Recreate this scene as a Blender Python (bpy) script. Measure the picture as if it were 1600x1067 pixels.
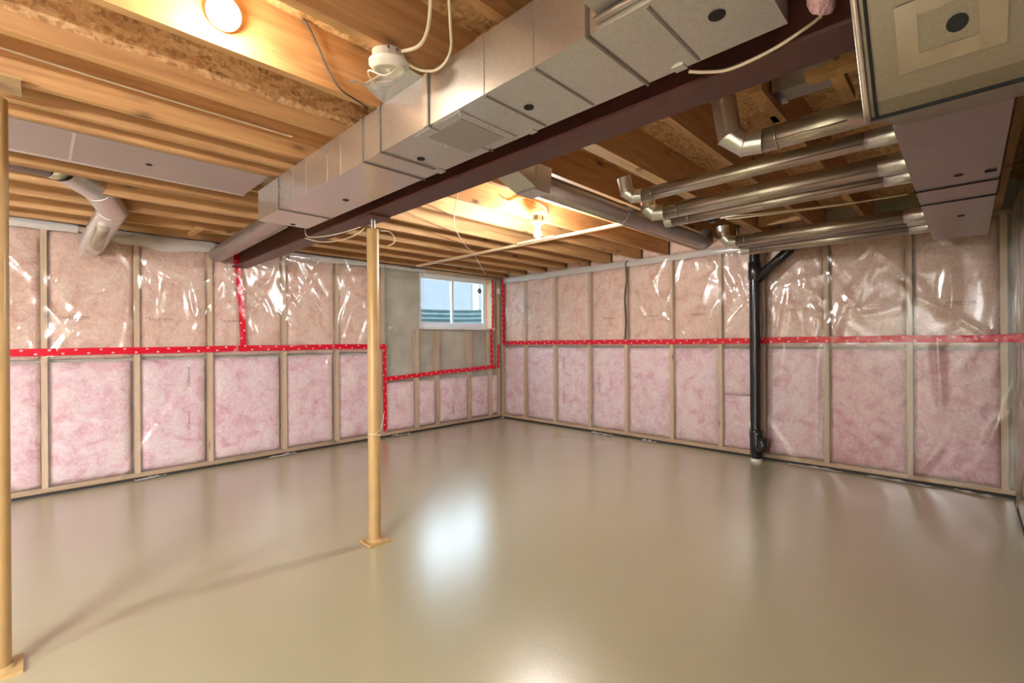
import bpy, math, random
from mathutils import Vector, Matrix, noise

for o in list(bpy.data.objects):
    bpy.data.objects.remove(o)
sc = bpy.context.scene
COL = sc.collection
R = math.radians

# ------------------------------------------------------------------ camera
cam_d = bpy.data.cameras.new('camera')
cam_d.sensor_width = 36.0
cam_d.lens = 36.0 * 726.0 / 1600.0
cam_d.clip_start = 0.02
cam = bpy.data.objects.new('camera', cam_d)
COL.objects.link(cam)
YAW, ROLL = R(44.44), R(0.40)
fwd = Vector((math.cos(YAW), math.sin(YAW), 0))
rgt = Vector((math.sin(YAW), -math.cos(YAW), 0))
upv = Vector((0, 0, 1))
r2 = math.cos(ROLL) * rgt - math.sin(ROLL) * upv
u2 = math.sin(ROLL) * rgt + math.cos(ROLL) * upv
cam.matrix_world = Matrix(((r2.x, u2.x, -fwd.x, 0), (r2.y, u2.y, -fwd.y, 0), (r2.z, u2.z, -fwd.z, 1.3), (0, 0, 0, 1)))
cam_d.shift_y = -1.5 / 1600.0
sc.camera = cam

# ------------------------------------------------------------------ world, exposure
sc.view_settings.view_transform = 'Standard'
sc.view_settings.look = 'None'
sc.view_settings.gamma = 1.0
sc.view_settings.use_curve_mapping = False
sc.view_settings.exposure = 0.60
sc.cycles.use_denoising = True
sc.cycles.max_bounces = 10
sc.cycles.diffuse_bounces = 6
sc.cycles.transparent_max_bounces = 16
sc.cycles.sample_clamp_indirect = 6.0
sc.cycles.caustics_reflective = False
sc.cycles.caustics_refractive = False
world = bpy.data.worlds.new('overcast_sky')
sc.world = world
world.use_nodes = True
bg = world.node_tree.nodes['Background']
bg.inputs[0].default_value = (0.72, 0.86, 1.0, 1)
bg.inputs[1].default_value = 6.5

BULB_WARM = ((1.0, 0.86, 0.66), 170.0)      # bulb in the joist bay
BULB_COOL = ((1.0, 0.97, 0.93), 1600.0)      # bulb beyond the beam
FILL_TUBE = ((0.98, 0.97, 0.97), 760.0)       # tubes added out of view behind the camera as frontal fill

# ------------------------------------------------------------------ node helpers
def new_mat(name):
    m = bpy.data.materials.new(name)
    m.use_nodes = True
    nt = m.node_tree
    nt.nodes.clear()
    out = nt.nodes.new('ShaderNodeOutputMaterial')
    return m, nt, out

def nd(nt, typ, ins=None, **props):
    n = nt.nodes.new(typ)
    for k, v in props.items():
        setattr(n, k, v)
    for k, v in (ins or {}).items():
        s = n.inputs[k]
        if isinstance(v, bpy.types.NodeSocket):
            nt.links.new(v, s)
        else:
            s.default_value = v
    return n

def rgba(c):
    return (c[0], c[1], c[2], 1.0)

def ramp(nt, fac, stops):
    n = nt.nodes.new('ShaderNodeValToRGB')
    el = n.color_ramp.elements
    while len(el) < len(stops):
        el.new(0.5)
    for e, (p, c) in zip(el, stops):
        e.position = p
        e.color = rgba(c) if len(c) == 3 else c
    nt.links.new(fac, n.inputs[0])
    return n.outputs[0]

def mixc(nt, fac, a, b, mode='MIX'):
    n = nd(nt, 'ShaderNodeMix', data_type='RGBA', blend_type=mode)
    for idx, v in ((0, fac), (6, a), (7, b)):
        if isinstance(v, bpy.types.NodeSocket):
            nt.links.new(v, n.inputs[idx])
        else:
            n.inputs[idx].default_value = v if idx == 0 else rgba(v)
    return n.outputs[2]

def coords(nt, scale=(1, 1, 1), jitter=False, rot=(0, 0, 0)):
    tc = nd(nt, 'ShaderNodeTexCoord')
    vec = tc.outputs['Object']
    if jitter:
        oi = nd(nt, 'ShaderNodeObjectInfo')
        mul = nd(nt, 'ShaderNodeMath', {0: oi.outputs['Random'], 1: 37.0}, operation='MULTIPLY')
        vec = nd(nt, 'ShaderNodeVectorMath', {0: vec, 1: mul.outputs[0]}, operation='ADD').outputs[0]
    return nd(nt, 'ShaderNodeMapping', {'Vector': vec, 'Scale': scale, 'Rotation': rot}).outputs[0]

def bump(nt, h, strength, dist=0.01):
    return nd(nt, 'ShaderNodeBump', {'Height': h, 'Strength': strength, 'Distance': dist}).outputs[0]

def bsdf(nt, out, col, rough=0.6, metal=0.0, normal=None, **extra):
    b = nd(nt, 'ShaderNodeBsdfPrincipled')
    for k, v in (('Base Color', col), ('Roughness', rough), ('Metallic', metal), ('Normal', normal)):
        if v is None:
            continue
        if isinstance(v, bpy.types.NodeSocket):
            nt.links.new(v, b.inputs[k])
        elif k == 'Base Color':
            b.inputs[k].default_value = rgba(v)
        else:
            b.inputs[k].default_value = v
    for k, v in extra.items():
        b.inputs[k.replace('_', ' ')].default_value = v
    nt.links.new(b.outputs[0], out.inputs[0])
    return b

# ------------------------------------------------------------------ materials
def plain(name, col, rough=0.5, metal=0.0, var=0.12, scale=30.0, bmp=0.05, **extra):
    m, nt, out = new_mat(name)
    n = nd(nt, 'ShaderNodeTexNoise', {'Vector': coords(nt), 'Scale': scale, 'Detail': 4.0})
    lo = tuple(c * (1 - var) for c in col)
    hi = tuple(min(1, c * (1 + var)) for c in col)
    bsdf(nt, out, ramp(nt, n.outputs[0], [(0.3, lo), (0.7, hi)]), rough, metal, bump(nt, n.outputs[0], bmp, 0.004), **extra)
    return m

def wood(name, light, dark, axis, knots=True, rough=0.65):
    m, nt, out = new_mat(name)
    s = [16.0, 16.0, 16.0]
    s[axis] = 0.9
    v = coords(nt, tuple(s), True)
    n1 = nd(nt, 'ShaderNodeTexNoise', {'Vector': v, 'Scale': 1.6, 'Detail': 7.0, 'Roughness': 0.62, 'Distortion': 0.6})
    col = ramp(nt, n1.outputs[0], [(0.28, dark), (0.5, tuple((a + b) / 2 for a, b in zip(light, dark))), (0.68, light)])
    oi = nd(nt, 'ShaderNodeObjectInfo')
    tint = ramp(nt, oi.outputs['Random'], [(0.0, (0.80, 0.74, 0.66)), (0.5, (1, 1, 1)), (1.0, (1.08, 1.03, 0.95))])
    col = mixc(nt, 1.0, col, tint, 'MULTIPLY')
    if knots:
        k = [6.5, 6.5, 6.5]
        k[axis] = 2.6
        vk = coords(nt, tuple(k), True)
        vo = nd(nt, 'ShaderNodeTexVoronoi', {'Vector': vk, 'Scale': 1.0, 'Randomness': 1.0})
        kf = ramp(nt, vo.outputs['Distance'], [(0.05, (1, 1, 1)), (0.12, (0.25, 0.25, 0.25)), (0.2, (0, 0, 0))])
        col = mixc(nt, kf, col, tuple(c * 0.28 for c in dark))
    bsdf(nt, out, col, rough, 0.0, bump(nt, n1.outputs[0], 0.25, 0.004))
    return m

def osb_mat():
    m, nt, out = new_mat('oriented_strand_board')
    v0 = coords(nt, (22, 55, 50))
    w = nd(nt, 'ShaderNodeTexNoise', {'Vector': v0, 'Scale': 0.9, 'Detail': 2.0})
    add = nd(nt, 'ShaderNodeVectorMath', {0: v0, 1: w.outputs['Color']}, operation='ADD')
    a = nd(nt, 'ShaderNodeTexVoronoi', {'Vector': add.outputs[0], 'Scale': 1.0})
    v1 = coords(nt, (60, 24, 45), rot=(0, 0, 0.7))
    b = nd(nt, 'ShaderNodeTexVoronoi', {'Vector': v1, 'Scale': 1.3})
    ca = ramp(nt, nd(nt, 'ShaderNodeSeparateColor', {0: a.outputs['Color']}).outputs[0], [(0.0, (0.30, 0.155, 0.055)), (0.35, (0.56, 0.33, 0.14)), (0.8, (0.70, 0.46, 0.22)), (1.0, (0.78, 0.58, 0.33))])
    cb = ramp(nt, nd(nt, 'ShaderNodeSeparateColor', {0: b.outputs['Color']}).outputs[1], [(0.0, (0.26, 0.13, 0.045)), (0.5, (0.60, 0.36, 0.16)), (1.0, (0.76, 0.54, 0.29))])
    col = mixc(nt, 0.45, ca, cb)
    bsdf(nt, out, col, 0.7, 0.0, bump(nt, a.outputs['Distance'], 0.5, 0.004))
    return m

def galv(name, base, rough, spangle=60.0):
    m, nt, out = new_mat(name)
    v = coords(nt, (1, 1, 1), True)
    vo = nd(nt, 'ShaderNodeTexVoronoi', {'Vector': v, 'Scale': spangle})
    n = nd(nt, 'ShaderNodeTexNoise', {'Vector': v, 'Scale': 5.0, 'Detail': 4.0})
    col = ramp(nt, nd(nt, 'ShaderNodeSeparateColor', {0: vo.outputs['Color']}).outputs[0], [(0, tuple(c * 0.93 for c in base)), (1, tuple(min(1, c * 1.05) for c in base))])
    ro = ramp(nt, n.outputs[0], [(0.0, (rough * 0.85,) * 3), (1.0, (rough * 1.15,) * 3)])
    n2 = nd(nt, 'ShaderNodeTexNoise', {'Vector': v, 'Scale': 3.0, 'Detail': 1.0})
    bsdf(nt, out, col, ro, 0.88, bump(nt, n2.outputs[0], 0.05, 0.02))
    return m

def batt_mat(name, light, mid, dark):
    m, nt, out = new_mat(name)
    v = coords(nt, (1, 1, 1), True)
    n = nd(nt, 'ShaderNodeTexNoise', {'Vector': v, 'Scale': 6.0, 'Detail': 9.0, 'Roughness': 0.66, 'Distortion': 0.9})
    f = nd(nt, 'ShaderNodeTexNoise', {'Vector': v, 'Scale': 42.0, 'Detail': 5.0, 'Roughness': 0.7})
    col = ramp(nt, n.outputs[0], [(0.32, dark), (0.47, mid), (0.60, light)])
    fc = ramp(nt, f.outputs[0], [(0.3, (0.84, 0.77, 0.77)), (0.65, (1.06, 1.05, 1.05))])
    col = mixc(nt, 1.0, col, fc, 'MULTIPLY')
    h = nd(nt, 'ShaderNodeMath', {0: n.outputs[0], 1: f.outputs[0]}, operation='ADD')
    bsdf(nt, out, col, 0.95, 0.0, bump(nt, h.outputs[0], 0.8, 0.016), Specular_IOR_Level=0.1)
    return m

def thin_fresnel(nt, f0, nrm=None):
    """reflectance of a thin sheet, the same from both of its sides"""
    lw = nd(nt, 'ShaderNodeLayerWeight', {'Blend': 0.5})
    if nrm is not None:
        nt.links.new(nrm, lw.inputs['Normal'])
    p = nd(nt, 'ShaderNodeMath', {0: lw.outputs['Facing'], 1: 5.0}, operation='POWER').outputs[0]
    return nd(nt, 'ShaderNodeMath', {0: p, 1: 1.0 - f0, 2: f0}, operation='MULTIPLY_ADD').outputs[0]

def plastic_mat(name, haze, tint=(0.985, 0.98, 0.975), rough=0.19):
    m, nt, out = new_mat(name)
    v = coords(nt)
    n = nd(nt, 'ShaderNodeTexNoise', {'Vector': v, 'Scale': 3.5, 'Detail': 2.0, 'Distortion': 0.8})
    nrm = bump(nt, n.outputs[0], 0.16, 0.02)
    lw = thin_fresnel(nt, 0.075, nrm)
    tr = nd(nt, 'ShaderNodeBsdfTransparent', {'Color': rgba(tint)})
    gl = nd(nt, 'ShaderNodeBsdfAnisotropic', {'Color': (1, 1, 1, 1), 'Roughness': rough, 'Normal': nrm})
    df = nd(nt, 'ShaderNodeBsdfDiffuse', {'Color': (0.86, 0.86, 0.85, 1), 'Normal': nrm})
    s1 = nd(nt, 'ShaderNodeMixShader', {0: haze, 1: tr.outputs[0], 2: df.outputs[0]})
    s2 = nd(nt, 'ShaderNodeMixShader', {0: lw, 1: s1.outputs[0], 2: gl.outputs[0]})
    nt.links.new(s2.outputs[0], out.inputs[0])
    return m

def tape_mat():
    """red tape with two staggered rows of small white ring marks, laid out along the strip"""
    m, nt, out = new_mat('red_sheathing_tape')
    uv = nd(nt, 'ShaderNodeUVMap', uv_map='strip')
    sep = nd(nt, 'ShaderNodeSeparateXYZ', {0: uv.outputs[0]})
    def mth(op, a, b=0.0):
        return nd(nt, 'ShaderNodeMath', {0: a, 1: b}, operation=op).outputs[0]
    su = mth('MULTIPLY', sep.outputs[0], 6.0)
    row = mth('FLOOR', mth('MULTIPLY', sep.outputs[1], 2.0))
    su = mth('ADD', su, mth('MULTIPLY', row, 0.5))
    fu = mth('SUBTRACT', mth('FRACT', su), 0.5)
    fv = mth('SUBTRACT', mth('FRACT', mth('MULTIPLY', sep.outputs[1], 2.0)), 0.5)
    d = mth('SQRT', mth('ADD', mth('POWER', mth('MULTIPLY', fu, 0.13), 2.0), mth('POWER', mth('MULTIPLY', fv, 0.034), 2.0)))
    red = (0.60, 0.004, 0.024)
    col = ramp(nt, mth('MULTIPLY', d, 56.0), [(0.0, (0.45, 0.02, 0.04)), (0.13, (0.45, 0.02, 0.04)), (0.20, (0.92, 0.76, 0.76)), (0.38, (0.92, 0.76, 0.76)), (0.46, red), (1.0, red)])
    n = nd(nt, 'ShaderNodeTexNoise', {'Vector': coords(nt), 'Scale': 25.0, 'Detail': 2.0})
    bsdf(nt, out, col, 0.22, 0.0, bump(nt, n.outputs[0], 0.3, 0.006))
    return m

def floor_mat():
    m, nt, out = new_mat('beige_floor_paint')
    v = coords(nt)
    n = nd(nt, 'ShaderNodeTexNoise', {'Vector': v, 'Scale': 0.8, 'Detail': 4.0})
    n2 = nd(nt, 'ShaderNodeTexNoise', {'Vector': v, 'Scale': 55.0, 'Detail': 3.0})
    col = ramp(nt, n.outputs[0], [(0.0, (0.350, 0.343, 0.220)), (1.0, (0.410, 0.402, 0.265))])
    spots = nd(nt, 'ShaderNodeTexVoronoi', {'Vector': v, 'Scale': 2.3})
    sf = ramp(nt, spots.outputs['Distance'], [(0.0, (0.6, 0.6, 0.6)), (0.016, (0, 0, 0))])
    col = mixc(nt, sf, col, (0.34, 0.28, 0.20))
    ro = ramp(nt, n.outputs[0], [(0.0, (0.21,) * 3), (1.0, (0.29,) * 3)])
    bsdf(nt, out, col, ro, 0.0, bump(nt, n2.outputs[0], 0.16, 0.004), IOR=1.6, Coat_Weight=1.0, Coat_Roughness=0.27, Coat_IOR=1.75)
    return m

def concrete_mat():
    m, nt, out = new_mat('poured_concrete')
    v = coords(nt)
    n = nd(nt, 'ShaderNodeTexNoise', {'Vector': v, 'Scale': 3.0, 'Detail': 8.0, 'Roughness': 0.65})
    n2 = nd(nt, 'ShaderNodeTexNoise', {'Vector': v, 'Scale': 60.0, 'Detail': 3.0})
    col = ramp(nt, n.outputs[0], [(0.3, (0.30, 0.305, 0.25)), (0.5, (0.43, 0.435, 0.36)), (0.7, (0.54, 0.54, 0.46))])
    bsdf(nt, out, col, 0.9, 0.0, bump(nt, n2.outputs[0], 0.4, 0.004))
    return m

def emit_mat(name, col, strength):
    m, nt, out = new_mat(name)
    e = nd(nt, 'ShaderNodeEmission', {'Color': rgba(col), 'Strength': strength})
    nt.links.new(e.outputs[0], out.inputs[0])
    return m

def glass_mat():
    m, nt, out = new_mat('window_glass')
    fr = thin_fresnel(nt, 0.04)
    tr = nd(nt, 'ShaderNodeBsdfTransparent', {'Color': (0.93, 0.97, 0.98, 1)})
    gl = nd(nt, 'ShaderNodeBsdfAnisotropic', {'Roughness': 0.02})
    s = nd(nt, 'ShaderNodeMixShader', {0: fr, 1: tr.outputs[0], 2: gl.outputs[0]})
    nt.links.new(s.outputs[0], out.inputs[0])
    return m

M = {
    'joist': wood('spruce_joist', (0.57, 0.345, 0.155), (0.34, 0.18, 0.07), 0),
    'stud': wood('spruce_stud', (0.64, 0.51, 0.37), (0.48, 0.36, 0.245), 2),
    'plate_x': wood('spruce_plate_along_left', (0.56, 0.42, 0.27), (0.36, 0.25, 0.14), 0),
    'plate_y': wood('spruce_plate_along_right', (0.56, 0.42, 0.27), (0.36, 0.25, 0.14), 1),
    'strap': wood('pale_strapping', (0.78, 0.64, 0.44), (0.62, 0.47, 0.29), 1, False),
    'osb': osb_mat(),
    'duct': galv('galvanized_duct', (0.68, 0.68, 0.67), 0.29, 130.0),
    'duct_dull': galv('dull_galvanized_sheet', (0.46, 0.435, 0.41), 0.44, 260.0),
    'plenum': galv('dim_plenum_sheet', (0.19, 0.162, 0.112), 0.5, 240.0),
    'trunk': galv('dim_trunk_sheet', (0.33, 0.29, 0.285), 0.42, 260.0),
    'pipe': galv('galvanized_pipe', (0.50, 0.46, 0.38), 0.33, 90.0),
    'pipe_dark': galv('grey_galvanized_pipe', (0.40, 0.37, 0.36), 0.38, 90.0),
    'beam': plain('red_oxide_primer', (0.066, 0.021, 0.016), 0.42, 0, 0.25, 14.0),
    'post': plain('cream_post_paint', (0.45, 0.305, 0.13), 0.38, 0, 0.06, 9.0),
    'pink': batt_mat('pink_fibreglass', (0.95, 0.83, 0.88), (0.91, 0.69, 0.78), (0.76, 0.44, 0.54)),
    'pink_shade': batt_mat('shaded_pink_fibreglass', (0.88, 0.60, 0.66), (0.80, 0.46, 0.54), (0.62, 0.26, 0.35)),  # pink batt with the dimmer light of the right-hand bays put into its colour
    'tan': batt_mat('aged_pink_fibreglass', (0.90, 0.72, 0.62), (0.84, 0.61, 0.51), (0.68, 0.43, 0.34)),
    'poly': plastic_mat('clear_polyethylene', 0.075),
    'poly_low': plastic_mat('clear_polyethylene_taut', 0.085),
    'poly_fold': plastic_mat('folded_polyethylene', 0.52),
    'tape': tape_mat(),
    'floor': floor_mat(),
    'concrete': concrete_mat(),
    'abs': plain('black_abs_plastic', (0.012, 0.012, 0.013), 0.22, 0, 0.1, 20.0),
    'gasket': plain('black_sill_gasket', (0.018, 0.017, 0.016), 0.6, 0, 0.2, 20.0),
    'white': plain('white_plastic', (0.74, 0.70, 0.62), 0.38, 0, 0.04, 20.0),
    'vinyl': plain('white_vinyl', (0.72, 0.74, 0.76), 0.35, 0, 0.04, 20.0),
    'porcelain': plain('white_porcelain', (0.80, 0.78, 0.74), 0.2, 0, 0.03, 20.0),
    'cable_white': plain('cream_cable_sheath', (0.66, 0.57, 0.42), 0.45, 0, 0.06, 20.0),
    'cable_black': plain('black_cable_sheath', (0.035, 0.026, 0.02), 0.4, 0, 0.1, 20.0),
    'hole': plain('dark_duct_opening', (0.004, 0.004, 0.004), 0.9, 0, 0.1, 20.0),
    'screw': plain('steel_screw', (0.45, 0.45, 0.44), 0.3, 0.9, 0.1, 20.0),
    'ink': plain('brown_print_ink', (0.16, 0.085, 0.06), 0.8, 0, 0.1, 20.0),
    'steel': plain('bare_steel', (0.28, 0.27, 0.25), 0.35, 0.9, 0.15, 20.0),
    'foil': plain('clear_packing_tape', (0.23, 0.185, 0.12), 0.25, 0.3, 0.1, 12.0),
    'glass': glass_mat(),
    'well': plain('corrugated_galvanized_steel', (0.15, 0.24, 0.27), 0.35, 0.1, 0.1, 8.0),
    'siding': plain('pale_grey_siding', (0.082, 0.088, 0.093), 0.7, 0, 0.05, 2.0),
    'beige_trim': plain('beige_trim_board', (0.46, 0.45, 0.36), 0.6, 0, 0.05, 4.0),
    'navy': plain('navy_sticker', (0.006, 0.03, 0.075), 0.4, 0, 0.05, 20.0),
    'bulb_warm': emit_mat('warm_bulb_glow', *BULB_WARM),
    'bulb_cool': emit_mat('cool_bulb_glow', *BULB_COOL),
    'fill_tube': emit_mat('fill_tube_glow', *FILL_TUBE),
}

# ------------------------------------------------------------------ mesh builder
class MB:
    def __init__(self):
        self.v, self.f, self.s = [], [], []

    def _add(self, vs, fs, smooth=False):
        k = len(self.v)
        self.v += [Vector(p) for p in vs]
        self.f += [tuple(i + k for i in f) for f in fs]
        self.s += [smooth] * len(fs)
        return self

    def box(self, x0, y0, z0, x1, y1, z1):
        vs = [(x, y, z) for z in (z0, z1) for y in (y0, y1) for x in (x0, x1)]
        return self._add(vs, [(0, 2, 3, 1), (4, 5, 7, 6), (0, 1, 5, 4), (2, 6, 7, 3), (0, 4, 6, 2), (1, 3, 7, 5)])

    def bar(self, a, b, w, h, up=(0, 0, 1)):
        a, b = Vector(a), Vector(b)
        d = (b - a).normalized()
        s = d.cross(Vector(up)).normalized()
        t = s.cross(d)
        vs = []
        for p in (a, b):
            for i, j in ((-1, -1), (1, -1), (1, 1), (-1, 1)):
                vs.append(p + s * (i * w / 2) + t * (j * h / 2))
        return self._add(vs, [(0, 1, 2, 3), (7, 6, 5, 4), (0, 4, 5, 1), (1, 5, 6, 2), (2, 6, 7, 3), (3, 7, 4, 0)])

    def extrude(self, poly, axis, a, b):
        """poly = 2D points in the plane normal to axis (cyclic order of the other two axes), swept from a to b."""
        n = len(poly)
        vs = []
        for t in (a, b):
            for p, q in poly:
                c = [0, 0, 0]
                c[axis] = t
                c[(axis + 1) % 3] = p
                c[(axis + 2) % 3] = q
                vs.append(tuple(c))
        fs = [tuple(range(n - 1, -1, -1)), tuple(range(n, 2 * n))]
        fs += [(i, (i + 1) % n, n + (i + 1) % n, n + i) for i in range(n)]
        return self._add(vs, fs)

    def tube(self, pts, r, seg=14, caps=True, smooth=True, flat=1.0):
        pts = [Vector(p) for p in pts]
        rs = r if isinstance(r, (list, tuple)) else [r] * len(pts)
        tang = []
        for i in range(len(pts)):
            a = pts[max(i - 1, 0)]
            b = pts[min(i + 1, len(pts) - 1)]
            d1 = (pts[i] - a).normalized() if i else (b - pts[i]).normalized()
            d2 = (b - pts[i]).normalized() if i < len(pts) - 1 else d1
            t = d1 + d2
            tang.append(t.normalized() if t.length > 1e-6 else d1)
        ref = Vector((0, 0, 1)) if abs(tang[0].z) < 0.9 else Vector((1, 0, 0))
        nrm = (ref - tang[0] * ref.dot(tang[0])).normalized()
        vs = []
        for i, p in enumerate(pts):
            nrm = (nrm - tang[i] * nrm.dot(tang[i])).normalized()
            bi = tang[i].cross(nrm)
            for k in range(seg):
                a = 2 * math.pi * k / seg
                vs.append(p + rs[i] * (math.cos(a) * nrm + flat * math.sin(a) * bi))
        fs = [(i * seg + k, i * seg + (k + 1) % seg, (i + 1) * seg + (k + 1) % seg, (i + 1) * seg + k) for i in range(len(pts) - 1) for k in range(seg)]
        self._add(vs, fs, smooth)
        if caps:
            n = len(self.v) - len(vs)
            m = (len(pts) - 1) * seg
            self.f += [tuple(n + k for k in range(seg - 1, -1, -1)), tuple(n + m + k for k in range(seg))]
            self.s += [False, False]
        return self

    def lathe(self, prof, origin, axis=(0, 0, 1), seg=20, smooth=True):
        """prof = [(radius, height along axis)]"""
        ax = Vector(axis).normalized()
        ref = Vector((1, 0, 0)) if abs(ax.x) < 0.9 else Vector((0, 1, 0))
        s = (ref - ax * ref.dot(ax)).normalized()
        t = ax.cross(s)
        o = Vector(origin)
        vs, fs = [], []
        for r, h in prof:
            for k in range(seg):
                a = 2 * math.pi * k / seg
                vs.append(o + ax * h + max(r, 1e-4) * (math.cos(a) * s + math.sin(a) * t))
        for i in range(len(prof) - 1):
            for k in range(seg):
                fs.append((i * seg + k, i * seg + (k + 1) % seg, (i + 1) * seg + (k + 1) % seg, (i + 1) * seg + k))
        return self._add(vs, fs, smooth)

    def grid(self, fn, nu, nv, smooth=True):
        vs = [fn(i / nu, j / nv) for j in range(nv + 1) for i in range(nu + 1)]
        w = nu + 1
        fs = [(j * w + i, j * w + i + 1, (j + 1) * w + i + 1, (j + 1) * w + i) for j in range(nv) for i in range(nu)]
        return self._add(vs, fs, smooth)

    def mesh(self, name, mat, origin=(0, 0, 0)):
        me = bpy.data.meshes.new(name)
        o = Vector(origin)
        me.from_pydata([tuple(p - o) for p in self.v], [], self.f)
        me.polygons.foreach_set('use_smooth', self.s)
        me.materials.append(mat)
        me.update()
        return me

    def base(self):
        xs, ys, zs = zip(*[tuple(p) for p in self.v])
        return Vector(((min(xs) + max(xs)) / 2, (min(ys) + max(ys)) / 2, min(zs)))

def origin_of(o):
    return Vector((0, 0, 0)) if o is None else o.location + (o.parent.location if o.parent else Vector((0, 0, 0)))

def world_loc(o):
    p = Vector((0, 0, 0))
    while o is not None:
        p += o.location
        o = o.parent
    return p

def place(name, me, parent=None, loc=(0, 0, 0)):
    o = bpy.data.objects.new(name, me)
    COL.objects.link(o)
    o.location = Vector(loc) - world_loc(parent)
    o.parent = parent
    return o

def part(name, mb, mat, parent):
    b = mb.base()
    return place(name, mb.mesh(name, M[mat], b), parent, b)

def tag(o, label=None, cat=None, group=None, kind=None):
    for k, v in (('label', label), ('category', cat), ('group', group), ('kind', kind)):
        if v:
            o[k] = v
    return o

def thing(name, loc, label, cat, group=None):
    o = place(name, None, None, loc)
    o.empty_display_size = 0.1
    return tag(o, label, cat, group)

def single(name, mb, mat, label, cat, group=None):
    return tag(part(name, mb, mat, None), label, cat, group)

def structure(name, mb, mat, origin=(0, 0, 0)):
    return tag(place(name, mb.mesh(name, M[mat], origin), None, origin), kind='structure')

def smooth_path(pts, n=6):
    pts = [Vector(p) for p in pts]
    out = []
    for i in range(len(pts) - 1):
        p0, p1, p2, p3 = pts[max(i - 1, 0)], pts[i], pts[i + 1], pts[min(i + 2, len(pts) - 1)]
        for k in range(n):
            t = k / n
            out.append(0.5 * ((2 * p1) + (p2 - p0) * t + (2 * p0 - 5 * p1 + 4 * p2 - p3) * t * t + (3 * p1 - p0 - 3 * p2 + p3) * t ** 3))
    out.append(pts[-1])
    return out

# ------------------------------------------------------------------ room numbers (metres)
YL = 5.65          # stud face of the window wall
XR = 5.50          # stud face of the far wall
YN = -0.27         # stud face of the wall beside the camera
XB = -4.60         # rear of the room
ZJ = 2.35          # joist underside
ZS = 2.585         # subfloor underside
DEP = 0.095        # stud depth

# ------------------------------------------------------------------ floor, ceiling
structure('floor', MB().box(XB - 0.2, YN - 0.35, -0.1, XR + 0.4, YL + 0.45, 0.0), 'floor')
ceiling = structure('ceiling', MB().box(XB - 0.2, YN - 0.35, ZS, XR + 0.4, YL + 0.45, ZS + 0.02), 'osb')

def joist_mesh(w, length):
    return MB().box(0, 0, 0, length, w, ZS - ZJ).mesh('joist', M['joist'])

jl = joist_mesh(0.038, 1.56 - XB)
jr = joist_mesh(0.038, XR + 0.02 - 1.5)
jl2 = joist_mesh(0.076, 1.56 - XB)
jr2 = joist_mesh(0.080, XR + 0.02 - 1.5)
JL = [-0.16, 0.25, 0.66, 1.07, 1.47, 1.885, 2.29, 2.71, 2.93, 3.115, 3.52, 3.915, 4.33, 4.74, 5.17, 5.56]
JR = [-0.20, 0.21, 0.62, 1.00, 1.42, 1.86, 2.24, 2.665, 3.04, 3.50, 3.86, 4.28, 4.68, 5.10, 5.52]
for y in JL:
    if abs(y - 2.29) < 0.01:               # a joist with a solid lower chord and a strand-board web
        part('joist_chord', MB().box(XB, y, ZJ, 1.56, y + 0.038, ZJ + 0.068), 'joist', ceiling)
        part('joist_web', MB().box(XB, y + 0.012, ZJ + 0.068, 1.56, y + 0.026, ZS), 'osb', ceiling)
        continue
    place('joist', jl2 if abs(y - 3.915) < 0.01 else jl, ceiling, (XB, y, ZJ))
for y in JR:
    place('joist', jr2 if abs(y - 1.42) < 0.01 else jr, ceiling, (1.5, y, ZJ))
for (x, y0, y1) in ((1.28, 1.51, 1.88), (1.28, 1.11, 1.46), (4.75, 1.05, 1.40)):
    part('blocking', MB().box(x, y0, ZJ + 0.004, x + 0.038, y1, ZJ + 0.21), 'joist', ceiling)
part('blocking', MB().box(1.0, 4.95, ZJ - 0.03, 1.05, 5.3, ZJ - 0.002), 'joist', ceiling)
part('blocking', MB().box(2.07, 0.595, ZJ - 0.036, 2.43, 0.645, ZJ - 0.001), 'joist', ceiling)
part('blocking', MB().box(2.35, 0.62, ZJ - 0.036, 2.44, 0.74, ZJ - 0.037 + 0.036), 'joist', ceiling)
part('blocking', MB().box(2.11, 0.27, ZJ - 0.036, 2.17, 0.45, ZJ - 0.001), 'joist', ceiling)
part('blocking', MB().box(2.171, 0.335, ZJ - 0.036, 2.43, 0.38, ZJ - 0.001), 'joist', ceiling)
# strapping under the joists near the ceiling lamp
part('strapping', MB().box(3.645, 1.93, ZJ - 0.024, 3.69, 5.42, ZJ - 0.001), 'strap', ceiling)
part('strapping', MB().box(3.60, 2.95, ZJ - 0.022, 3.643, 3.45, ZJ - 0.001), 'strap', ceiling)

# ------------------------------------------------------------------ insulated walls
def frame(kind):
    """maps (along, height, out-from-wall) to world for each wall"""
    if kind == 'left':
        return lambda s, z, d: Vector((s, YL - d, z))
    if kind == 'right':
        return lambda s, z, d: Vector((XR - d, s, z))
    return lambda s, z, d: Vector((s, YN + d, z))

def wbox(P, s0, z0, d0, s1, z1, d1):
    a, b = P(s0, z0, d0), P(s1, z1, d1)
    return MB().box(min(a.x, b.x), min(a.y, b.y), min(a.z, b.z), max(a.x, b.x), max(a.y, b.y), max(a.z, b.z))

def batt_depth(u, v, w, h, seed, lump):
    e = (1 - abs(2 * u - 1) ** 9) * (1 - abs(2 * v - 1) ** 14)
    p = Vector((u * w * 4.2 + seed * 7.3, v * h * 4.2 - seed * 3.1, seed))
    n = noise.noise(p) * 0.6 + noise.noise(p * 2.3) * 0.3
    cr = 1 - abs(noise.noise(p * 1.1 + Vector((9, 4, 2))))
    return -0.055 + e * (0.045 + lump * n - lump * 0.9 * max(0, cr - 0.90) * 10)

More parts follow.
